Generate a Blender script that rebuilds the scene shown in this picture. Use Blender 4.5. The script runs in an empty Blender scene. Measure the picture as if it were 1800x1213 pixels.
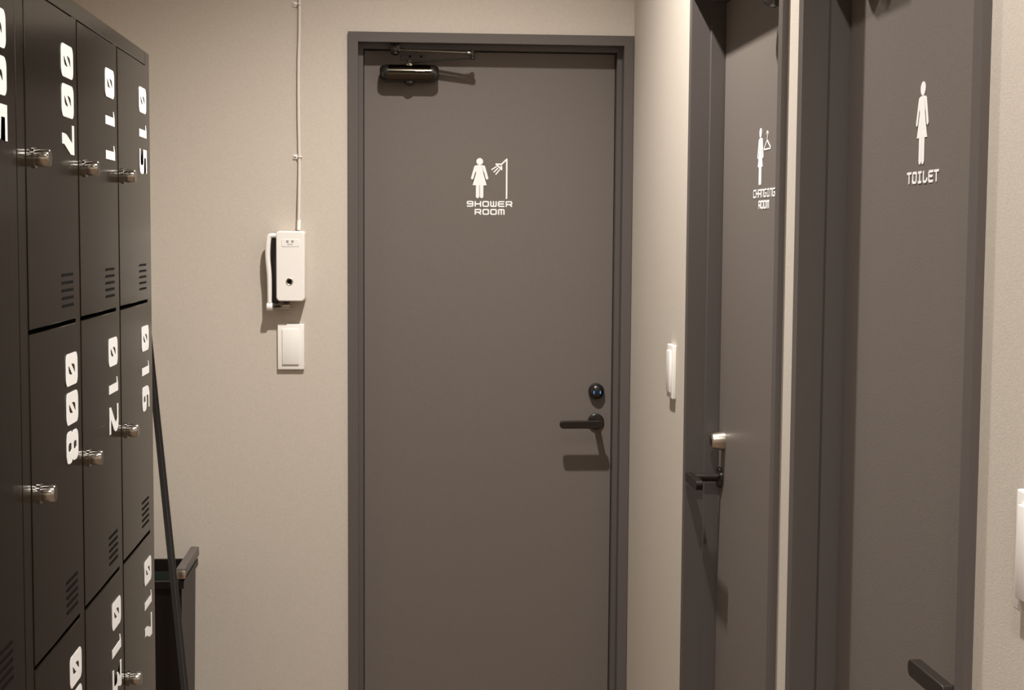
import bpy, bmesh, math, random
from mathutils import Vector, Matrix, Euler
random.seed(4)
scene = bpy.context.scene
C = scene.collection
PI = math.pi

# ------------------------------------------------------------------ camera, world, lights, exposure
cam_data = bpy.data.cameras.new('camera')
cam = bpy.data.objects.new('camera', cam_data); C.objects.link(cam)
cam_data.sensor_fit = 'HORIZONTAL'; cam_data.sensor_width = 36.0
cam_data.lens = 2637.3 / 1800 * 36.0
cam_data.clip_start = 0.02
cam.matrix_world = Matrix(((0.99715873, -0.00125874, -0.0753185, 0.0),
                           (-0.07501411, 0.07473788, -0.99437776, 0.0),
                           (0.00688081, 0.99720242, 0.0744311, 1.5),
                           (0, 0, 0, 1)))
scene.camera = cam

world = bpy.data.worlds.new('world'); scene.world = world
world.use_nodes = True
world.node_tree.nodes['Background'].inputs[0].default_value = (1.0, 0.9, 0.8, 1)
world.node_tree.nodes['Background'].inputs[1].default_value = 0.02

vs = scene.view_settings
vs.view_transform = 'Standard'; vs.look = 'None'; vs.gamma = 1.0; vs.use_curve_mapping = False
vs.exposure = 0.05

CEIL = 2.92
WALL_R = 0.628      # right wall plane
WALL_B = 4.033      # back wall plane
LOCK_X = -0.4376    # locker front plane
LIGHT_COL = (1.0, 0.945, 0.875)
LAMPS = [(0.14, 2.92, 28.5), (0.12, 1.25, 17.0), (0.12, 0.0, 11.5), (0.12, -0.95, 29.0)]  # last lamp, behind the camera, is added as front fill
for lx, ly, en in LAMPS:
    ld = bpy.data.lights.new('downlight_lamp', 'SPOT'); ld.energy = en * 8.5; ld.color = LIGHT_COL
    ld.spot_size = math.radians(129); ld.spot_blend = 1.0; ld.shadow_soft_size = 0.028
    lo = bpy.data.objects.new('downlight_lamp', ld); C.objects.link(lo); lo.location = (lx, ly, CEIL - 0.035)

# ------------------------------------------------------------------ materials
def mat(name, col, rough=0.5, metal=0.0, spec=0.5, noise=0.0, nscale=200.0, bump=0.0, bscale=300.0, var=None):
    m = bpy.data.materials.new(name); m.use_nodes = True
    nt = m.node_tree; b = nt.nodes['Principled BSDF']
    b.inputs['Base Color'].default_value = (*col, 1)
    b.inputs['Roughness'].default_value = rough
    b.inputs['Metallic'].default_value = metal
    b.inputs['Specular IOR Level'].default_value = spec
    tc = nt.nodes.new('ShaderNodeTexCoord')
    if noise:
        n = nt.nodes.new('ShaderNodeTexNoise'); n.inputs['Scale'].default_value = nscale
        n.inputs['Detail'].default_value = 4
        nt.links.new(tc.outputs['Object'], n.inputs['Vector'])
        r = nt.nodes.new('ShaderNodeMix'); r.data_type = 'RGBA'
        r.inputs[6].default_value = (*[c * (1 - noise) for c in col], 1)
        r.inputs[7].default_value = (*[min(1, c * (1 + noise)) for c in col], 1)
        nt.links.new(n.outputs['Fac'], r.inputs[0]); nt.links.new(r.outputs[2], b.inputs['Base Color'])
    if bump:
        n2 = nt.nodes.new('ShaderNodeTexNoise'); n2.inputs['Scale'].default_value = bscale
        n2.inputs['Detail'].default_value = 3
        nt.links.new(tc.outputs['Object'], n2.inputs['Vector'])
        bp = nt.nodes.new('ShaderNodeBump'); bp.inputs['Strength'].default_value = bump
        bp.inputs['Distance'].default_value = 0.001
        nt.links.new(n2.outputs['Fac'], bp.inputs['Height']); nt.links.new(bp.outputs[0], b.inputs['Normal'])
    return m

M = {}
M['wall'] = mat('wallpaper_greige', (0.57, 0.515, 0.45), 0.85, noise=0.12, nscale=260, bump=0.22, bscale=420)
M['ceiling'] = mat('ceiling_paint', (0.45, 0.40, 0.36), 0.9, noise=0.03)
M['floor'] = mat('floor_wood', (0.20, 0.13, 0.085), 0.6, noise=0.15, nscale=20)
M['leaf'] = mat('door_sheet_charcoal', (0.155, 0.133, 0.120), 0.5, spec=0.35, noise=0.06, nscale=300, bump=0.25, bscale=500)
M['frame'] = mat('frame_steel_charcoal', (0.105, 0.091, 0.086), 0.42, spec=0.4, noise=0.04, nscale=160)
M['locker'] = mat('locker_black_steel', (0.0065, 0.0045, 0.0022), 0.17, spec=0.16, noise=0.08, nscale=240, bump=0.04, bscale=700)
M['dark'] = mat('dark_void', (0.004, 0.003, 0.003), 0.9, spec=0.1)
M['white'] = mat('white_vinyl', (0.95, 0.94, 0.93), 0.5, spec=0.3)
M['plastic'] = mat('white_plastic', (0.90, 0.875, 0.84), 0.35)
M['chrome'] = mat('chrome_metal', (0.36, 0.34, 0.31), 0.14, metal=1.0)
M['satin'] = mat('satin_nickel', (0.60, 0.54, 0.46), 0.3, metal=1.0)
M['bronze'] = mat('black_bronze_handle', (0.013, 0.008, 0.006), 0.4, metal=0.0, spec=0.35)
M['blackmetal'] = mat('black_metal', (0.012, 0.010, 0.009), 0.25, spec=0.6)
M['closer'] = mat('closer_dark_chrome', (0.070, 0.060, 0.048), 0.14, metal=1.0)
M['blacksat'] = mat('black_plastic_satin', (0.007, 0.005, 0.004), 0.45, spec=0.15)
M['rubber'] = mat('grey_print', (0.18, 0.18, 0.2), 0.6)
M['blue'] = mat('blue_mark', (0.05, 0.32, 0.75), 0.4)
M['cable'] = mat('cable_sheath', (0.74, 0.69, 0.63), 0.5)
M['binmat'] = mat('bin_black_plastic', (0.010, 0.007, 0.006), 0.4, spec=0.25)
M['liner'] = mat('bin_inner', (0.012, 0.020, 0.014), 0.55)
M['seal'] = mat('caulk_line', (0.42, 0.34, 0.28), 0.7)
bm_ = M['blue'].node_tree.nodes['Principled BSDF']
bm_.inputs['Emission Color'].default_value = (0.05, 0.35, 0.9, 1); bm_.inputs['Emission Strength'].default_value = 0.6  # the two blue marks emit weakly

M['locker'].node_tree.nodes['Principled BSDF'].inputs['Specular Tint'].default_value = (1.0, 0.86, 0.68, 1)

# ------------------------------------------------------------------ mesh helpers
def new(): return bmesh.new()
def box(bm, x0, x1, y0, y1, z0, z1, bev=0.0, seg=2):
    vs_ = [bm.verts.new(p) for p in ((x0,y0,z0),(x1,y0,z0),(x1,y1,z0),(x0,y1,z0),(x0,y0,z1),(x1,y0,z1),(x1,y1,z1),(x0,y1,z1))]
    fs = [bm.faces.new([vs_[i] for i in f]) for f in ((0,3,2,1),(4,5,6,7),(0,1,5,4),(1,2,6,5),(2,3,7,6),(3,0,4,7))]
    if bev:
        es = list({e for f in fs for e in f.edges})
        bmesh.ops.bevel(bm, geom=es, offset=bev, segments=seg, affect='EDGES', profile=0.5)
def frame_of(d):
    d = Vector(d).normalized(); a = Vector((0,0,1)) if abs(d.z) < 0.9 else Vector((1,0,0))
    u = d.cross(a).normalized(); return d, u, d.cross(u)
def lathe(bm, origin, axis, prof, n=28):
    """prof: list of (distance along the axis, radius)"""
    d, u, v = frame_of(axis); o = Vector(origin); rings = []
    for t, r in prof:
        if r < 1e-6: rings.append([bm.verts.new(o + d*t)])
        else: rings.append([bm.verts.new(o + d*t + (u*math.cos(2*PI*k/n) + v*math.sin(2*PI*k/n))*r) for k in range(n)])
    for a, b in zip(rings, rings[1:]):
        for k in range(n):
            j = (k+1) % n
            if len(a) == 1 and len(b) == 1: continue
            if len(a) == 1: bm.faces.new((a[0], b[k], b[j]))
            elif len(b) == 1: bm.faces.new((a[k], b[0], a[j]))
            else: bm.faces.new((a[k], b[k], b[j], a[j]))
    if len(rings[0]) > 1: bm.faces.new(rings[0])
    if len(rings[-1]) > 1: bm.faces.new(rings[-1][::-1])
def cyl(bm, p0, p1, r, n=20, bev=0.0):
    L = (Vector(p1)-Vector(p0)).length
    prof = [(0, r), (L, r)] if not bev else [(0, r-bev), (bev*0.3, r-bev*0.3), (bev, r), (L-bev, r), (L-bev*0.3, r-bev*0.3), (L, r-bev)]
    lathe(bm, p0, Vector(p1)-Vector(p0), prof, n)
def tube(bm, pts, r, n=10):
    pts = [Vector(p) for p in pts]; rings = []; u = None
    for i, p in enumerate(pts):
        d = (pts[min(i+1, len(pts)-1)] - pts[max(i-1, 0)]).normalized()
        if u is None: _, u, _v = frame_of(d)
        u = (u - d*u.dot(d)).normalized(); v = d.cross(u)
        rr = r[i] if isinstance(r, (list, tuple)) else r
        rings.append([bm.verts.new(p + (u*math.cos(2*PI*k/n) + v*math.sin(2*PI*k/n))*rr) for k in range(n)])
    for a, b in zip(rings, rings[1:]):
        for k in range(n): bm.faces.new((a[k], a[(k+1)%n], b[(k+1)%n], b[k]))
    bm.faces.new(rings[0][::-1]); bm.faces.new(rings[-1])
def spline(pts, n=8):
    P = [Vector(p) for p in pts]; out = []
    for i in range(len(P)-1):
        a = P[max(i-1,0)]; b = P[i]; c = P[i+1]; d = P[min(i+2,len(P)-1)]
        for k in range(n):
            t = k/n
            out.append(0.5*((2*b)+(c-a)*t+(2*a-5*b+4*c-d)*t*t+(3*b-a-3*c+d)*t**3))
    out.append(P[-1]); return out
def prism(bm, poly, y0, y1, plane='xz'):
    """polygon of (a, b) pulled out along the third axis"""
    def P(a, b, t): return (a, t, b) if plane == 'xz' else ((t, a, b) if plane == 'yz' else (a, b, t))
    A = [bm.verts.new(P(a, b, y0)) for a, b in poly]; B = [bm.verts.new(P(a, b, y1)) for a, b in poly]
    bm.faces.new(A); bm.faces.new(B[::-1]); n = len(poly)
    for k in range(n): bm.faces.new((A[k], B[k], B[(k+1)%n], A[(k+1)%n]))
def rrect(x0, x1, z0, z1, r, n=6):
    out = []
    for cx, cz, a0 in ((x1-r, z1-r, 0), (x0+r, z1-r, 90), (x0+r, z0+r, 180), (x1-r, z0+r, 270)):
        for k in range(n+1):
            a = math.radians(a0 + 90*k/n); out.append((cx + r*math.cos(a), cz + r*math.sin(a)))
    return out
def obj(name, bm, m, parent=None, smooth=40):
    bmesh.ops.recalc_face_normals(bm, faces=bm.faces[:])
    me = bpy.data.meshes.new(name); bm.to_mesh(me); bm.free()
    me.materials.append(m)
    if smooth:
        for p in me.polygons: p.use_smooth = True
        try: me.set_sharp_from_angle(angle=math.radians(smooth))
        except Exception: pass
    o = bpy.data.objects.new(name, me); C.objects.link(o)
    if parent: o.parent = parent
    return o
def tag(o, label=None, cat=None, group=None, kind=None):
    if label: o['label'] = label
    if cat: o['category'] = cat
    if group: o['group'] = group
    if kind: o['kind'] = kind
    return o
def empty(name, loc, rz=0.0):
    o = bpy.data.objects.new(name, None); C.objects.link(o); o.location = loc; o.rotation_euler = (0, 0, rz)
    o.empty_display_size = 0.1
    return o
def copy_tree(o, parent=None):
    c = o.copy(); C.objects.link(c); c.parent = parent
    for ch in list(o.children): copy_tree(ch, c)
    return c

# ------------------------------------------------------------------ flat lettering (vinyl, 0.4 mm thick)
# glyph pieces are built in (u right, v up) metres and mapped by a function to 3D
LAYER = [0]
def flat_poly(bm, poly, mapf0, th=0.0004, holes=()):
    LAYER[0] = (LAYER[0] + 1) % 14; lift = LAYER[0] * 0.00003     # overlapping pieces never share a plane
    mapf = lambda u, v, t: mapf0(u, v, t + lift)
    if not holes:
        A = [bm.verts.new(mapf(u, v, 0)) for u, v in poly]; B = [bm.verts.new(mapf(u, v, th)) for u, v in poly]
        n = len(poly)
        fa = bm.faces.new(A); fb = bm.faces.new(B[::-1])
        for k in range(n): bm.faces.new((A[k], B[k], B[(k+1)%n], A[(k+1)%n]))
        bmesh.ops.triangulate(bm, faces=[fa, fb])
    else:
        loops = [poly] + list(holes)
        for t, flip in ((0, False), (th, True)):
            es = []
            for L in loops:
                V_ = [bm.verts.new(mapf(u, v, t)) for u, v in L]
                es += [bm.edges.new((V_[k], V_[(k+1)%len(V_)])) for k in range(len(V_))]
            bmesh.ops.triangle_fill(bm, use_beauty=True, use_dissolve=False, edges=es)
        for L in loops:
            A = [bm.verts.new(mapf(u, v, 0)) for u, v in L]; B = [bm.verts.new(mapf(u, v, th)) for u, v in L]
            for k in range(len(L)): bm.faces.new((A[k], B[k], B[(k+1)%len(L)], A[(k+1)%len(L)]))
def stroke(bm, pts, w, mapf, th=0.0004):
    for (a, b), (c, d) in zip(pts, pts[1:]):
        L = math.hypot(c-a, d-b)
        if L < 1e-9: continue
        ang = math.atan2(d-b, c-a); r = w/2; out = []
        for cx, cy, s in ((c, d, ang-PI/2), (a, b, ang+PI/2)):
            for k in range(9): t = s + PI*k/8; out.append((cx + r*math.cos(t), cy + r*math.sin(t)))
        flat_poly(bm, out, mapf, th)

LET = {  # strokes in a unit box
 'S': [[(1,0.5),(0.1,0.5),(0,0.6),(0,0.88),(0.12,1),(0.88,1),(1,0.88),(1,0.12),(0.88,0),(0,0)]],
 'H': [[(0,1),(0,0)],[(0,0.5),(1,0.5)],[(1,1),(1,0)]],
 'O': [[(0.12,0),(0,0.12),(0,0.88),(0.12,1),(0.88,1),(1,0.88),(1,0.12),(0.88,0),(0.12,0)]],
 'W': [[(0,1),(0,0.12),(0.12,0),(0.88,0),(1,0.12),(1,1)],[(0.5,0),(0.5,1)]],
 'E': [[(1,1),(0.12,1),(0,0.88),(0,0.12),(0.12,0),(1,0)],[(0,0.52),(0.9,0.52)]],
 'R': [[(0,0),(0,1),(0.88,1),(1,0.88),(1,0.5),(0.9,0.42),(0,0.42)],[(0.6,0.42),(1,0)]],
 'M': [[(0,0),(0,0.88),(0.12,1),(0.88,1),(1,0.88),(1,0)],[(0.5,1),(0.5,0)]],
 'N': [[(0,0),(0,0.88),(0.12,1),(0.88,1),(1,0.88),(1,0)]],
 'A': [[(0,0),(0,0.88),(0.12,1),(0.88,1),(1,0.88),(1,0)],[(0,0.45),(1,0.45)]],
 'C': [[(1,1),(0.12,1),(0,0.88),(0,0.12),(0.12,0),(1,0)]],
 'G': [[(1,1),(0.12,1),(0,0.88),(0,0.12),(0.12,0),(0.88,0),(1,0.12),(1,0.5),(0.5,0.5)]],
 'I': [[(0.15,1),(0.85,1)],[(0.5,1),(0.5,0)],[(0.15,0),(0.85,0)]],
 'L': [[(0.05,1),(0.05,0.15),(0.18,0),(0.75,0),(0.9,0.12),(0.9,0.3)]],
 'T': [[(0,1),(1,1)],[(0.5,1),(0.5,0)]],
}
def text(bm, s, uc, v0, h, w, pitch, sw, mapf):
    n = len(s); u0 = uc - ((n-1)*pitch + w)/2
    for i, ch in enumerate(s):
        if ch == ' ': continue
        for st in LET[ch]:
            stroke(bm, [(u0 + i*pitch + sw/2 + a*(w-sw), v0 + sw/2 + b*(h-sw)) for a, b in st], sw, mapf)
def woman(bm, uc, vtop, s, mapf):
    """standing figure with a flared dress, 0.1085*s high; source units 580 per height"""
    k = 0.1085/580*s
    def T(p): return [(uc + (x-510)*k, vtop - (y-224)*k) for x, y in p]
    flat_poly(bm, T([(510+49*math.cos(2*PI*i/28), 273+49*math.sin(2*PI*i/28)) for i in range(28)]), mapf)
    flat_poly(bm, T([(478,324),(542,324),(572,332),(586,350),(592,372),(572,400),(563,440),(612,616),(406,616),(457,440),(448,400),(428,372),(434,350),(448,332)]), mapf)
    for sx in (-1, 1):
        a = (510+sx*62, 352); b = (510+sx*107, 514)
        stroke(bm, T([a, b]), 37*k, mapf)
        stroke(bm, T([(510+sx*29, 600), (510+sx*29, 778)]), 50*k, mapf)
def shower_icon(bm, uc, vtop, mapf):
    k = 0.1085/580
    def T(p): return [(uc + (x-510)*k, vtop - (y-224)*k) for x, y in p]
    stroke(bm, T([(903,802),(903,238),(826,311),(748,309),(828,386),(824,338)]), 22*k, mapf)
    for a, b in (((752,345),(686,388)),((772,370),(718,422)),((797,392),(745,455))): stroke(bm, T([a, b]), 18*k, mapf)
def hanger_icon(bm, uc, vtop, mapf):
    def T(p): return [(uc + x/1000, vtop - y/1000) for x, y in p]
    stroke(bm, T([(51,25),(29,39),(29,41.5),(77,41.5),(77,39),(51,25),(51,22),(56,17),(57.5,13),(55,10),(51,8.5),(47,10),(45,14)]), 0.0028, mapf)

# digits, millimetres; cell 43 wide, 72 high
def dig(ch):
    """returns list of (outline, holes)"""
    if ch == '0':
        h = [(16,15.5),(16,18.5),(28.8,38.5),(28.5,30),(27,21),(23,17)]
        return [(rrect(0,43,0,72,11), [h, [(43-a, 72-b) for a, b in h]])]
    if ch == '1': return [([(19.5,0),(32.5,0),(32.5,72),(21,72),(10.5,66),(10.5,60),(19.5,62)], [])]
    if ch == '2': return [([(1,0),(42,0),(42,11),(19,11),(38,34),(42,45),(42,58),(37,69),(28,72),(1,72),(1,61),(23,61),(27,57),(27,48),(24,42),(1,13)], [])]
    if ch == '3': return [([(1,0),(31,0),(40,4),(43,14),(43,30),(39,38),(34,41),(41,60),(41,72),(1,72),(1,61),(26,61),(13,43),(13,35),(26,35),(28,31),(28,15),(26,11),(1,11)], [])]
    if ch == '4': return [([(24,0),(37,0),(37,14),(43,14),(43,25),(37,25),(37,72),(22,72),(0,26),(0,14),(24,14)], [[(14,25),(24,25),(24,50)]])]
    if ch == '5': return [([(1,0),(31,0),(40,4),(43,12),(43,34),(39,43),(30,46),(15,46),(15,62),(41,62),(41,72),(1,72),(1,36),(25,36),(28,32),(28,14),(25,10),(1,10)], [])]
    if ch == '6': return [([(11,0),(32,0),(40,4),(43,13),(43,32),(39,40),(31,43),(17,43),(17,54),(21,61),(40,61),(40,72),(15,72),(5,65),(1,52),(1,11),(4,3)], [[(19,14),(17,19),(17,30),(27,32),(28,28),(28,17),(26,13)]])]
    if ch == '7': return [([(13,0),(27,0),(27,12),(39,50),(39,72),(0,72),(0,60),(24,60),(14,26),(13,14)], [])]
    if ch == '8':
        return [([(11,0),(32,0),(40,4),(43,12),(43,28),(39,36),(42,43),(42,60),(38,69),(31,72),(12,72),(5,69),(1,60),(1,43),(4,36),(0,28),(0,12),(3,4)],
                 [[(18,11),(15.5,16),(15.5,25),(18,30),(25,30),(27.5,25),(27.5,16),(25,11)], [(18,43),(16,47),(16,56),(18,61),(25,61),(27,56),(27,47),(25,43)]])]
    if ch == '9':
        return [([(42-a+1, 72-b) for a, b in [(11,0),(32,0),(40,4),(43,13),(43,32),(39,40),(31,43),(17,43),(17,54),(21,61),(40,61),(40,72),(15,72),(5,65),(1,52),(1,11),(4,3)]],
                 [[(43-a, 72-b) for a, b in [(19,14),(17,19),(17,30),(27,32),(28,28),(28,17),(26,13)]]])]

# ------------------------------------------------------------------ doors
def wall_panels(bm, axis_pts, z1, y0, y1, opens, conv):
    """wall with openings: axis_pts (a0, a1), opens [(a, b, ztop)]"""
    a = axis_pts[0]
    for (o0, o1, zt) in opens:
        conv(bm, a, o0, y0, y1, 0, z1)
        conv(bm, o0, o1, y0, y1, zt, z1)
        a = o1
    conv(bm, a, axis_pts[1], y0, y1, 0, z1)

FACE = 0.026      # width of the frame's face
PROUD = 0.010     # frame stands out of the wall
R1 = 0.040        # first reveal
STEP = 0.013
R2 = 0.029
DEEP = -PROUD + R1 + R2   # depth of the leaf's front face behind the wall plane
TOP = 2.027

def make_door(name, loc, rz, W, handle_right, sign, label, knob_black, pivot_in, lock_in):
    """local x along the wall to the viewer's right, y into the wall, z up; origin at the frame's left foot"""
    d = empty(name, loc, rz); tag(d, label, 'door', kind='structure')
    # frame: two jambs and a head, each stepped
    f = new()
    def section(sgn, x_out):  # jamb profile in (x, y)
        s = sgn
        return [(x_out, -PROUD), (x_out + s*FACE, -PROUD), (x_out + s*FACE, -PROUD+R1), (x_out + s*(FACE+STEP), -PROUD+R1),
                (x_out + s*(FACE+STEP), DEEP+0.04), (x_out + s*(FACE+STEP+0.014), DEEP+0.04), (x_out + s*(FACE+STEP+0.014), DEEP+0.075), (x_out, DEEP+0.075)]
    for s, xo in ((1, 0.0), (-1, W)):
        prism(f, section(s, xo), 0.0, TOP-FACE-STEP, 'xy')
        prism(f, [(xo, -PROUD), (xo + s*FACE, -PROUD), (xo + s*FACE, DEEP+0.075), (xo, DEEP+0.075)], TOP-FACE-STEP, TOP, 'xy')
    hp = [(-PROUD, TOP), (-PROUD, TOP-FACE), (-PROUD+R1, TOP-FACE), (-PROUD+R1, TOP-FACE-STEP), (DEEP+0.04, TOP-FACE-STEP),
          (DEEP+0.04, TOP-FACE-STEP-0.014), (DEEP+0.075, TOP-FACE-STEP-0.014), (DEEP+0.075, TOP)]
    A = [f.verts.new((FACE-0.0003, y, z)) for y, z in hp]; B = [f.verts.new((W-FACE+0.0003, y, z)) for y, z in hp]
    f.faces.new(A); f.faces.new(B[::-1])
    for k in range(len(hp)): f.faces.new((A[k], B[k], B[(k+1)%len(hp)], A[(k+1)%len(hp)]))
    obj('door_frame', f, M['frame'], d, smooth=20)
    g = new()   # pale sealant line where the frame meets the wall at the far side
    # leaf
    gap = 0.0016 if sign == 'shower' else 0.007
    x0 = FACE+STEP+gap; x1 = W-FACE-STEP-gap
    l = new(); box(l, x0, x1, DEEP, DEEP+0.036, 0.008, TOP-FACE-STEP-0.002, 0.0010, 2)
    g.free()
    leaf = obj('door_leaf', l, M['leaf'], d, smooth=20)
    mp = lambda u, v, t: (u, DEEP - 0.0001 - t, v)
    s = new(); xc = W/2
    pw = 0.0207
    if sign == 'shower':
        woman(s, 0.3527, 1.7022, 1.0, mp)
        o = obj('pictogram', s, M['white'], leaf, 0); tag(o, 'white standing figure in a flared dress')
        s = new(); shower_icon(s, 0.3527, 1.7022, mp)
        o = obj('pictogram', s, M['white'], leaf, 0); tag(o, 'white shower head with spray on a tall pipe')
        s = new()
        text(s, 'SHOWER', 0.380, 1.5703, 0.0162, 0.0182, 0.0212, 0.0036, mp)
        text(s, 'ROOM', 0.3803, 1.5488, 0.0162, 0.0182, 0.0212, 0.0036, mp)
        o = obj('lettering', s, M['white'], leaf, 0); tag(o, 'white lettering SHOWER ROOM')
    elif sign == 'changing':
        woman(s, 0.371, 1.7022, 1.0, mp)
        o = obj('pictogram', s, M['white'], leaf, 0); tag(o, 'white standing figure in a flared dress')
        s = new(); hanger_icon(s, 0.371, 1.7015, mp)
        o = obj('pictogram', s, M['white'], leaf, 0); tag(o, 'white clothes hanger')
        s = new()
        text(s, 'CHANGING', 0.404, 1.5703, 0.0162, 0.0182, 0.0215, 0.0031, mp)
        text(s, 'ROOM', 0.404, 1.5488, 0.0162, 0.0182, 0.0212, 0.0036, mp)
        o = obj('lettering', s, M['white'], leaf, 0); tag(o, 'white lettering CHANGING ROOM')
    else:
        woman(s, 0.373, 1.7022, 1.0, mp)
        o = obj('pictogram', s, M['white'], leaf, 0); tag(o, 'white standing figure in a flared dress')
        s = new()
        text(s, 'TOILET', 0.379, 1.5690, 0.0162, 0.0172, 0.0205, 0.0034, mp)
        o = obj('lettering', s, M['white'], leaf, 0); tag(o, 'white lettering TOILET')
    # lever handle
    px = W - pivot_in if handle_right else pivot_in
    sg = -1 if handle_right else 1
    hz = 0.982
    lv = new()
    cyl(lv, (px, DEEP, hz), (px, DEEP-0.062, hz), 0.0088, 20)
    # blade: flat bar with rounded ends
    xa, xb = px - sg*0.0135, px + sg*0.107
    pts = rrect(min(xa, xb), max(xa, xb), hz-0.0105, hz+0.0105, 0.0095)
    v0 = len(lv.verts)
    prism(lv, pts, DEEP-0.074, DEEP-0.060)
    hd = obj('lever_handle', lv, M['bronze'], d, 35)
    mb = hd.modifiers.new('bevel', 'BEVEL'); mb.width = 0.0014; mb.segments = 2; mb.limit_method = 'ANGLE'
    rs = new(); lathe(rs, (px, DEEP+0.0005, hz), (0,-1,0), [(0, 0.0225), (0.006, 0.0225), (0.0078, 0.021), (0.0085, 0.018), (0.0085, 0.0)], 36)
    obj('rose', rs, M['blackmetal'], hd)
    # lock
    lx = W - lock_in if handle_right else lock_in
    if knob_black:
        k = new(); lathe(k, (lx, DEEP+0.0005, 1.0668), (0,-1,0), [(0, 0.022), (0.010, 0.0218), (0.018, 0.0195), (0.024, 0.013), (0.026, 0.0)], 36)
        kb = obj('thumb_turn', k, M['blackmetal'], d); tag(kb, 'round black turn knob')
        b = new()
        for sx in (-1, 1):
            prism(b, rrect(lx+sx*0.0088-0.0011, lx+sx*0.0088+0.0011, 1.061, 1.0695, 0.001, 3), DEEP-0.0249, DEEP-0.0200)
        tag(obj('blue_dash', b, M['blue'], kb), 'two small blue marks')
    else:
        k = new(); lathe(k, (lx, DEEP+0.0005, 1.064), (0,-1,0), [(0, 0.0205), (0.004, 0.0205), (0.020, 0.0175), (0.026, 0.0165), (0.0275, 0.0145), (0.0275, 0.0)], 36)
        kb = obj('lock_cylinder', k, M['satin'], d); tag(kb, 'satin nickel lock cylinder')
        k = new(); lathe(k, (lx, DEEP-0.0266, 1.064), (0,-1,0), [(0, 0.011), (0.0016, 0.011), (0.0016, 0.0)], 28)
        cy = obj('cylinder_face', k, M['blackmetal'], kb); tag(cy, 'black round face')
    # door closer at the hinge side
    hx = lambda t: t if handle_right else W - t      # t measured from the hinge-side edge of the frame
    sgh = 1 if handle_right else -1
    zc = 1.923; yb = DEEP - 0.030
    b = new()
    half = 0.0785; cx = hx(0.1615); rr = 0.0235
    prof = []
    n = 8
    core = half - 0.0225
    lathe(b, (cx-core, yb, zc), (1,0,0), [(0, rr), (2*core, rr)], 36)
    box(b, cx-core, cx+core, yb, DEEP, zc-0.019, zc+0.019)
    body = obj('closer_body', b, M['closer'], d); tag(body, 'dark chrome cylinder of the door closer')
    for s_ in (-1, 1):
        e = new()
        lathe(e, (cx + s_*core, yb, zc), (s_,0,0), [(0, rr+0.0004)] + [(0.0225*math.sin(a), (rr-0.010)+(0.0104)*math.cos(a)) for a in [PI/2*k/7 for k in range(1,8)]] + [(0.0225, 0)], 36)
        box(e, min(cx+s_*(core), cx+s_*(core+0.012)), max(cx+s_*(core), cx+s_*(core+0.012)), yb, DEEP, zc-0.018, zc+0.018)
        tag(obj('end_cap', e, M['blackmetal'], body), 'black rounded end cap')
    e = new(); lathe(e, (cx, yb, zc-0.020), (0,0,-1), [(0, 0.014), (0.006, 0.014), (0.010, 0.010), (0.0125, 0.004), (0.0125, 0)], 28)
    obj('spindle_cap', e, M['blackmetal'], body)
    e = new(); lathe(e, (cx, yb, zc+0.020), (0,0,1), [(0, 0.013), (0.005, 0.013), (0.006, 0.008), (0.0135, 0.007), (0.015, 0.0)], 28)
    obj('pinion', e, M['chrome'], body)
    if sign == 'shower':
        p = new()
        for k in range(6): box(p, cx+0.016+k*0.0042, cx+0.0192+k*0.0042, yb-rr-0.0004, yb-rr+0.003, zc+0.004, zc+0.008)
        tag(obj('maker_plate', p, M['plastic'], body), 'pale printed maker mark')
    # arm: main arm from pinion out to the elbow, link rod back to the bracket under the head
    jx = hx(0.1615) + sgh*0.166; jy = yb - 0.036; jz = 1.972
    a = new()
    p0 = Vector((cx, yb, zc+0.030)); p1 = Vector((jx, jy, jz-0.010))
    dd = (p1-p0).normalized(); w_ = dd.cross(Vector((0,0,1))).normalized()*0.007
    for q in (1,):
        vs0 = [p0+w_*1.2, p0-w_*1.2, p1-w_, p1+w_]
        A = [a.verts.new(v+Vector((0,0,0.0022))) for v in vs0]; B = [a.verts.new(v-Vector((0,0,0.0022))) for v in vs0]
        a.faces.new(A); a.faces.new(B[::-1])
        for k in range(4): a.faces.new((A[k], B[k], B[(k+1)%4], A[(k+1)%4]))
    lathe(a, (p1.x, p1.y, jz-0.014), (0,0,1), [(0, 0.006), (0.002, 0.009), (0.007, 0.009), (0.009, 0.006), (0.024, 0.006), (0.026, 0.003)], 20)
    arm = obj('closer_arm', a, M['blackmetal'], d)
    r_ = new()
    bx, by, bz = hx(0.1615) - sgh*0.038, yb - 0.010, 1.984
    cyl(r_, (bx + sgh*0.010, by-0.002, bz), (jx - sgh*0.012, jy, jz+0.004), 0.0032, 14)
    cyl(r_, (jx - sgh*0.016, jy, jz+0.004), (jx + sgh*0.002, jy, jz+0.003), 0.0055, 16, 0.001)
    cyl(r_, (bx, by, bz), (bx + sgh*0.014, by-0.002, bz), 0.0058, 16, 0.001)
    tag(obj('link_rod', r_, M['chrome'], arm), 'bright chrome rod')
    br = new()
    box(br, min(bx-sgh*0.012, bx+sgh*0.012), max(bx-sgh*0.012, bx+sgh*0.012), yb-0.022, yb+0.006, bz-0.006, TOP-FACE+0.001, 0.003, 2)
    lathe(br, (bx, by, bz-0.014), (0,0,1), [(0, 0.006), (0.003, 0.010), (0.018, 0.010)], 20)
    obj('arm_bracket', br, M['blackmetal'], arm)
    pl = new(); box(pl, min(cx-sgh*0.024, cx+sgh*0.044), max(cx-sgh*0.024, cx+sgh*0.044), DEEP-0.004, DEEP, zc+0.038, zc+0.053, 0.001, 1)
    mpl = obj('mounting_plate', pl, M['frame'], body, 0)
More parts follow.
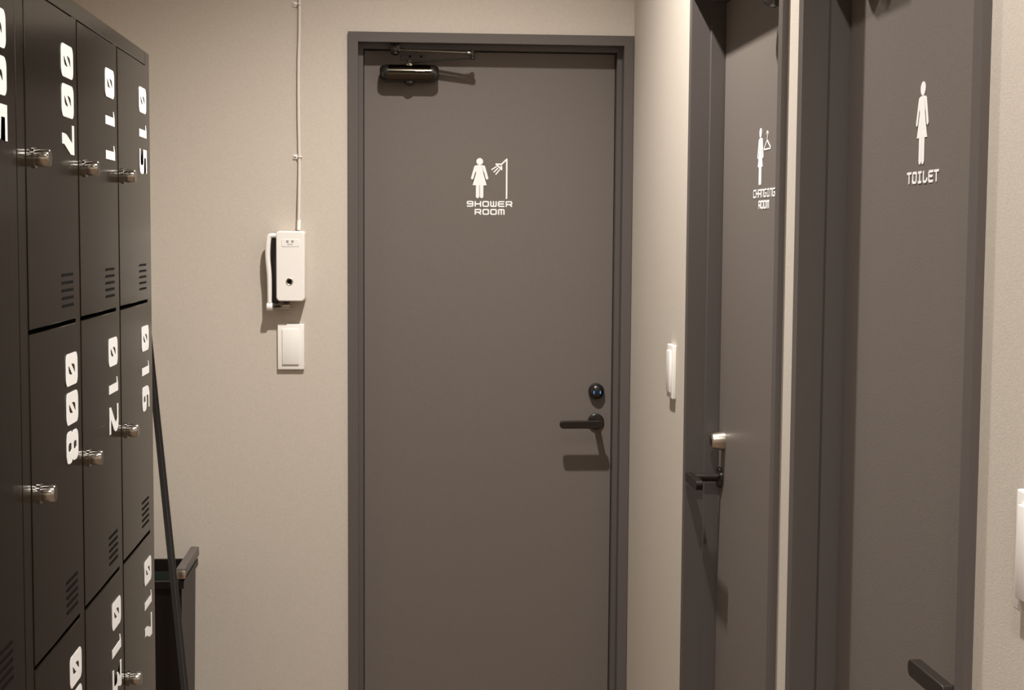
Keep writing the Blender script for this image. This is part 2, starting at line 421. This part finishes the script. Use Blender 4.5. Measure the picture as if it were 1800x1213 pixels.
    for q in (0.002, 0.032):
        sc = new(); cyl(sc, (cx+sgh*q, DEEP-0.0055, zc+0.048), (cx+sgh*q, DEEP-0.002, zc+0.048), 0.003, 14)
        # screws merge into the plate as its pattern
        me2 = bpy.data.meshes.new('tmp'); sc.to_mesh(me2); sc.free()
        bmx = new(); bmx.from_mesh(mpl.data); k0 = len(bmx.faces); bmx.from_mesh(me2)
        bmx.faces.ensure_lookup_table()
        for fc in bmx.faces[k0:]: fc.material_index = 1
        bmx.to_mesh(mpl.data); bmx.free(); bpy.data.meshes.remove(me2)
        if len(mpl.data.materials) == 1: mpl.data.materials.append(M['dark'])
    # hinges on the far side of the leaf are inside the frame: two barrels just show as a shade line
    return d

SH_X = -0.134; SH_W = 0.7605
CH_Y = 3.204; CH_W = 0.787
TO_Y = 2.317; TO_W = 0.745
make_door('door_1', (SH_X, WALL_B, 0), 0, SH_W, True, 'shower', 'charcoal shower room door in the back wall with black lever and door closer', True, 0.0830, 0.0830)
make_door('door_2', (WALL_R, CH_Y, 0), -PI/2, CH_W, False, 'changing', 'charcoal changing room door in the right wall, lever seen end on', False, 0.068, 0.092)
make_door('door_3', (WALL_R, TO_Y, 0), -PI/2, TO_W, True, 'toilet', 'charcoal toilet door in the right wall nearest the viewer', True, 0.058, 0.105)

# ------------------------------------------------------------------ room shell
Y_FRONT = -1.9; X_LEFT = -0.965; TH = 0.14
w = new()
def cb(bm, a, b, y0, y1, z0, z1): box(bm, a, b, y0, y1, z0, z1)
wall_panels(w, (X_LEFT-TH, WALL_R+TH), CEIL, WALL_B, WALL_B+TH, [(SH_X+0.004, SH_X+SH_W-0.004, TOP-0.004)], cb)
tag(obj('wall_back', w, M['wall'], None, 0), 'greige papered back wall around the shower room door', 'wall', kind='structure')
w = new()
def cr(bm, a, b, y0, y1, z0, z1): box(bm, WALL_R, WALL_R+TH, a, b, z0, z1)
wall_panels(w, (Y_FRONT, WALL_B-0.0005), CEIL, 0, 0, [(TO_Y-TO_W+0.004, TO_Y-0.004, TOP-0.004), (CH_Y-CH_W+0.004, CH_Y-0.004, TOP-0.004)], cr)
tag(obj('wall_right', w, M['wall'], None, 0), 'greige papered right wall with two doors', 'wall', kind='structure')
w = new(); box(w, X_LEFT-TH, X_LEFT, Y_FRONT, WALL_B-0.0005, 0, CEIL)
tag(obj('wall_left', w, M['wall'], None, 0), 'greige wall behind the lockers', 'wall', kind='structure')
w = new(); box(w, X_LEFT-TH, WALL_R+TH, Y_FRONT-TH, Y_FRONT-0.0005, 0, CEIL)
tag(obj('wall_front', w, M['wall'], None, 0), 'greige wall behind the viewer', 'wall', kind='structure')
w = new(); box(w, X_LEFT-TH, WALL_R+TH, Y_FRONT-TH, WALL_B+TH, -0.1, -0.0005)
tag(obj('floor', w, M['floor'], None, 0), 'warm brown floor of the corridor', 'floor', kind='structure')
w = new(); box(w, X_LEFT-TH, WALL_R+TH, Y_FRONT-TH, WALL_B+TH, CEIL+0.0005, CEIL+0.1)
tag(obj('ceiling', w, M['ceiling'], None, 0), 'pale ceiling of the corridor', 'ceiling', kind='structure')

# downlight housings around the lamps (above the picture), the added fill lamp at the rear included
for i, (lx, ly, en) in enumerate(LAMPS):
    if i == 0:
        dl = empty('downlight', (lx, ly, CEIL))
        b = new()
        lathe(b, (0,0,0), (0,0,-1), [(0, 0.045), (0, 0.056), (0.004, 0.056), (0.006, 0.050), (0.006, 0.046), (0.0, 0.044)], 36)
        obj('trim_ring', b, M['plastic'], dl)
        first = dl
    else:
        dl = copy_tree(first); dl.location = (lx, ly, CEIL)
    tag(dl, 'round recessed downlight in the corridor ceiling', 'ceiling light', group='corridor downlights')

# ------------------------------------------------------------------ lockers
ZT = 1.8086; ROW_T = 1.786; RP = 0.4068; DW = 0.262; CP = 0.2929
def lock_mesh():
    b = new()
    lathe(b, (0,0,0), (1,0,0), [(0, 0.0125), (0.0022, 0.0125), (0.003, 0.0115), (0.003, 0.0098), (0.0055, 0.0098), (0.006, 0.0105), (0.0185, 0.0105), (0.0198, 0.0096), (0.0198, 0.0)], 28)
    return b
def vent_mesh():
    b = new()
    for k in range(5):
        z = -k*0.0101
        for q in range(9):
            y = -0.031 + q*0.0078
            box(b, -0.0004, 0.0011, y-0.0014, y+0.0014, z-0.0024, z-0.0014)
    return b
def slot_mesh():
    b = new()
    for k in range(5):
        z = -k*0.0101; box(b, -0.0003, 0.0004, -0.033, 0.033, z-0.0012, z+0.0014)
    return b
def make_bank(y0, label, tall, first_no):
    """locker bank: front plane X = LOCK_X, from y0 to y0+0.931"""
    B = empty('locker_bank', (LOCK_X, y0, 0)); tag(B, label, 'locker', group='black locker banks along the left wall')
    W_ = 0.931; D_ = 0.515
    c = new()
    # carcass: sides, top, bottom, back, posts between the columns, dark interior
    fx = 0.0
    box(c, -D_, fx, 0.0, 0.0392, 0, ZT, 0.0015, 2)                    # near side with front flange
    box(c, -D_, fx, 0.0392+2*CP+DW, W_, 0, ZT, 0.0015, 2)
    box(c, -D_, fx, 0.0392, W_-0.04, ROW_T, ZT, 0.0008, 1)
    box(c, -D_, fx, 0.0392, W_-0.04, 0.0, ROW_T-4*RP-0.004, 0.0008, 1)
    for q in (1, 2): box(c, -0.4, fx, 0.0392+q*CP-(CP-DW), 0.0392+q*CP-0.0012, ROW_T-4*RP-0.004, ROW_T, 0.0008, 1)
    box(c, -D_, -0.03, 0.03, W_-0.03, 0.02, ZT-0.01)
    obj('carcass', c, M['locker'], B, 20)
    rows = 2 if tall else 4
    n = first_no
    for col in range(3):
        for r in range(rows):
            yA = 0.0392 + col*CP; hgt = RP*(2 if tall else 1); zt = ROW_T - r*hgt
            b = new(); box(b, -0.020, 0.0008, yA+0.0015, yA+DW-0.0008, zt-hgt+0.0012, zt-(0.0020 if r == 0 else 0.0040), 0.0012, 2)
            dr = obj('locker_door', b, M['locker'], B, 20)
            s = '%03d' % n; tag(dr, 'locker door numbered ' + s)
            # number, read downwards: text direction is down, glyph tops point away from the viewer
            g = new()
            for i, ch in enumerate(s):
                mp = lambda u, v, t, i=i: (0.0009 + t, yA + 0.1905 + v/1000, zt - 0.0432 - i*0.0518 - u/1000)
                for outl, holes in dig(ch): flat_poly(g, outl, mp, 0.0004, holes)
            tag(obj('door_number', g, M['white'], dr, 0), 'white number ' + s)
            zl = zt - 0.200 - (RP/2 if tall else 0)
            lk = obj('lock', lock_mesh(), M['chrome'], dr); lk.location = (0.0008, yA+0.038, zl); tag(lk, 'chrome cylinder lock')
            zv = zt - hgt + RP - 0.3445
            v = obj('vent', slot_mesh(), M['dark'], dr, 0); v.location = (0.0008, yA+0.2135, zv); tag(v, 'five short dark vent slots')
            # pressed lips under each slot
            lp = obj('vent_lip', vent_mesh(), M['locker'], dr, 0); lp.location = (0.0008, yA+0.2135, zv)
            n += 1
    return B
make_bank(1.772, 'black steel locker bank of small doors numbered from 007, nearest the back wall', False, 7)
make_bank(0.840, 'black steel locker bank of tall doors at the left picture edge, showing number 005', True, 1)

# ------------------------------------------------------------------ switches
def switch(loc, rz, label, cat='light switch'):
    s = empty('light_switch', loc, rz); tag(s, label, cat, group='white rocker switch plates')
    b = new(); box(b, -0.0352, 0.0352, -0.0095, 0.0, -0.061, 0.061, 0.0022, 3); obj('cover_plate', b, M['plastic'], s)
    b = new(); box(b, -0.0225, 0.0215, -0.0135, -0.009, -0.0470, 0.0475, 0.0012, 2); obj('rocker', b, M['plastic'], s)
    return s
switch((-0.2868, WALL_B, 1.1930), 0, 'white rocker switch plate on the back wall below the white wall unit')
switch((WALL_R, 3.385, 1.1870), -PI/2, 'white rocker switch plate on the right wall between shower room and changing room doors')
sw = switch((WALL_R, 1.413, 1.187), -PI/2, 'white wall plate cut off by the right edge of the photo, past the toilet door')

# ------------------------------------------------------------------ wall unit with side bar, cable and clips
ap = empty('wall_intercom', (-0.284, WALL_B, 1.41)); tag(ap, 'white rounded wall unit with black keyhole and handset bar, above the switch', 'wall unit')
b = new()
prism(b, rrect(-0.0385, 0.0385, -0.093, 0.092, 0.009), -0.052, -0.002)
for f in b.verts:
    if f.co.y < -0.05 : f.co.x *= 0.965; f.co.z = f.co.z*0.985
    if f.co.z < -0.09: f.co.z -= 0.004*(1-(f.co.x/0.038)**2)
hs = obj('housing', b, M['plastic'], ap, 40)
mb = hs.modifiers.new('bevel', 'BEVEL'); mb.width = 0.003; mb.segments = 3; mb.limit_method = 'ANGLE'
b = new(); box(b, -0.0225, 0.0225, -0.0530, -0.0515, 0.050, 0.070, 0.0006, 1)
for q in (-0.0085, 0.0045):
    pass
dp = obj('label_panel', b, M['plastic'], hs); tag(dp, 'framed printed label')
b = new()
mpi = lambda u, v, t: (u, -0.0531 - t, v)
def mark(b, cx_):
    stroke(b, [(cx_-0.0022, 0.0665), (cx_+0.0022, 0.0665), (cx_+0.0022, 0.0612), (cx_-0.0022, 0.0612), (cx_-0.0022, 0.0665)], 0.0008, mpi, 0.0002)
    stroke(b, [(cx_-0.002, 0.0638), (cx_+0.002, 0.0638)], 0.0008, mpi, 0.0002); stroke(b, [(cx_, 0.0662), (cx_, 0.0615)], 0.0007, mpi, 0.0002)
mark(b, -0.0075); mark(b, 0.0055)
for k in range(5): stroke(b, [(-0.0075+k*0.0028, 0.0563), (-0.0060+k*0.0028, 0.0563)], 0.0012, mpi, 0.0002)
obj('printed_text', b, M['rubber'], dp, 0)
b = new(); lathe(b, (-0.0025, -0.0515, -0.0415), (0,-1,0), [(0, 0.0095), (0.0015, 0.0095), (0.0025, 0.0082), (0.0015, 0.0066), (0.0010, 0.0)], 32)
kh = obj('keyhole_ring', b, M['satin'], hs); tag(kh, 'round silver keyhole ring')
b = new(); lathe(b, (-0.0025, -0.0520, -0.0415), (0,-1,0), [(0, 0.0062), (0.0012, 0.0062), (0.0016, 0.004), (0.0016, 0)], 28)
tag(obj('keyhole', b, M['dark'], kh), 'black keyhole')
b = new()
path = spline([(-0.036, -0.034, 0.078), (-0.048, -0.036, 0.079), (-0.0565, -0.036, 0.074), (-0.0600, -0.036, 0.045), (-0.0600, -0.036, 0.015), (-0.0565, -0.036, -0.030), (-0.0560, -0.036, -0.098)], 8)
n_ = len(path)
tube(b, path, [0.0058 + 0.0012*math.sin(PI*k/(n_-1)) for k in range(n_)], 16)
hb = obj('handset_bar', b, M['plastic'], ap); tag(hb, 'slim curved white side bar')
b = new(); box(b, -0.0545, -0.034, -0.035, -0.001, -0.104, 0.078, 0.002, 2); tag(obj('light_stop_plate', b, M['blackmetal'], ap), 'dark narrow light-blocking plate behind the side bar')  # dark base plate, deepened to stop light passing through the gap
b = new(); cyl(b, (-0.0635, -0.036, -0.1085), (-0.0625+0.014, -0.036, -0.1085), 0.0105, 24, 0.001); obj('bar_foot', b, M['plastic'], hb)
b = new(); cyl(b, (-0.0490, -0.036, -0.1065), (-0.0015, -0.036, -0.1065), 0.0075, 24, 0.0008); tag(obj('hinge_rod', b, M['chrome'], ap), 'chrome horizontal rod')
b = new(); box(b, -0.020, -0.006, -0.040, -0.002, -0.1115, -0.090, 0.001, 1); tag(obj('rod_bracket', b, M['blackmetal'], ap), 'dark bracket')

b = new()
tube(b, spline([(-0.2600, WALL_B-0.006, CEIL-0.001), (-0.2605, WALL_B-0.006, 2.12), (-0.2635, WALL_B-0.007, 1.95), (-0.2640, WALL_B-0.007, 1.82), (-0.2625, WALL_B-0.0065, 1.69), (-0.2630, WALL_B-0.012, 1.60), (-0.2640, WALL_B-0.020, 1.5035)], 8), 0.0040, 10)
cbl = obj('cable', b, M['cable'], None); tag(cbl, 'thin pale cable running up the back wall from the white wall unit', 'cable')
b = new(); cyl(b, (-0.2638, WALL_B-0.0195, 1.5045), (-0.2633, WALL_B-0.0165, 1.531), 0.0050, 16, 0.001); obj('strain_relief', b, M['plastic'], cbl)
def clip(z, label):
    c = empty('cable_clip', (-0.2705, WALL_B, z)); tag(c, label, 'cable clip', group='cable clips on the back wall')
    b = new(); box(b, -0.0085, 0.0040, -0.0040, 0.0, -0.0060, 0.0060, 0.0008, 1)
    tube(b, [(0.0035, -0.002, 0), (0.0045, -0.0105, 0), (0.0085, -0.0125, 0), (0.0130, -0.0100, 0), (0.0135, -0.001, 0)], 0.0016, 8)
    obj('saddle', b, M['plastic'], c)
    b = new(); lathe(b, (-0.0032, -0.0038, 0), (0,-1,0), [(0, 0.0034), (0.0012, 0.0032), (0.0020, 0.002), (0.0022, 0.0)], 18)
    obj('screw', b, M['satin'], c)
clip(2.0955, 'small white cable clip at the very top of the photo')
clip(1.6970, 'small white cable clip halfway down the cable')

# ------------------------------------------------------------------ bin and leaning pole behind the lockers
bn = empty('waste_bin', (-0.70, 3.85, 0)); tag(bn, 'tall black open bin in the corner behind the lockers', 'bin')
def hollow(bm, x0, x1, y0, y1, z1, t, taper, lip):
    def ring(dx, z): return [bm.verts.new(p) for p in ((x0+dx,y0+dx,z),(x1-dx,y0+dx,z),(x1-dx,y1-dx,z),(x0+dx,y1-dx,z))]
    R = [ring(taper, 0.004), ring(0, z1-0.02), ring(-lip, z1-0.018), ring(-lip, z1), ring(t, z1), ring(t+0.002, z1-0.03), ring(taper+t, 0.02)]
    bm.faces.new(R[0]); bm.faces.new(R[-1][::-1])
    for a, b_ in zip(R, R[1:]):
        for k in range(4): bm.faces.new((a[k], a[(k+1)%4], b_[(k+1)%4], b_[k]))
b = new(); hollow(b, -0.20, 0.163, -0.125, 0.13, 0.632, 0.004, 0.008, 0.006)
obj('bin_body', b, M['binmat'], bn, 25)
b = new()
box(b, 0.150, 0.172, -0.128, 0.136, 0.640, 0.664, 0.002, 2); box(b, 0.155, 0.167, -0.110, -0.095, 0.625, 0.645); box(b, 0.155, 0.167, 0.100, 0.115, 0.625, 0.645)
hr = obj('carry_rail', b, M['frame'], bn, 25); tag(hr, 'raised dark grey carry rail')
b = new(); box(b, 0.1485, 0.1735, -0.1325, -0.1275, 0.639, 0.659, 0.002, 2); tag(obj('rail_cap', b, M['satin'], hr), 'shiny rail end')
b = new(); hollow(b, -0.194, 0.157, -0.119, 0.124, 0.60, 0.002, 0.008, 0.0)
tag(obj('bin_liner', b, M['liner'], bn, 25), 'dark greenish liner')

b = new()
lo = Vector((-0.4885, 3.42, 0.456)); up = Vector((-0.655, 3.985, 1.235))
dd = (up-lo)
p_lo = lo + dd*(-0.43/dd.z); p_hi = lo + dd*((1.262-0.456)/dd.z)
d1, u1, v1 = frame_of(dd)
side = Vector((1,0,0)) - d1*d1.x; side.normalize(); dep = d1.cross(side)
def bar(bm, a, b_, hw, hd):
    A = [bm.verts.new(a + side*sx*hw + dep*sy*hd) for sx, sy in ((-1,-1),(1,-1),(1,1),(-1,1))]
    B = [bm.verts.new(b_ + side*sx*hw + dep*sy*hd) for sx, sy in ((-1,-1),(1,-1),(1,1),(-1,1))]
    bm.faces.new(A); bm.faces.new(B[::-1])
    for k in range(4): bm.faces.new((A[k], B[k], B[(k+1)%4], A[(k+1)%4]))
bar(b, p_lo, p_hi, 0.0085, 0.006)
pole = obj('pole', b, M['blacksat'], None, 25)
b = new(); off = dep*(-0.0068 if dep.y > 0 else 0.0068)
bar(b, p_lo+off+side*0.002, p_hi+off+side*0.002, 0.0011, 0.0008)
tag(pole, 'slim black pole leaning beside the lockers in front of the bin', 'pole')
tag(obj('edge_strip', b, M['bronze'], pole, 0), 'thin brown edge line')
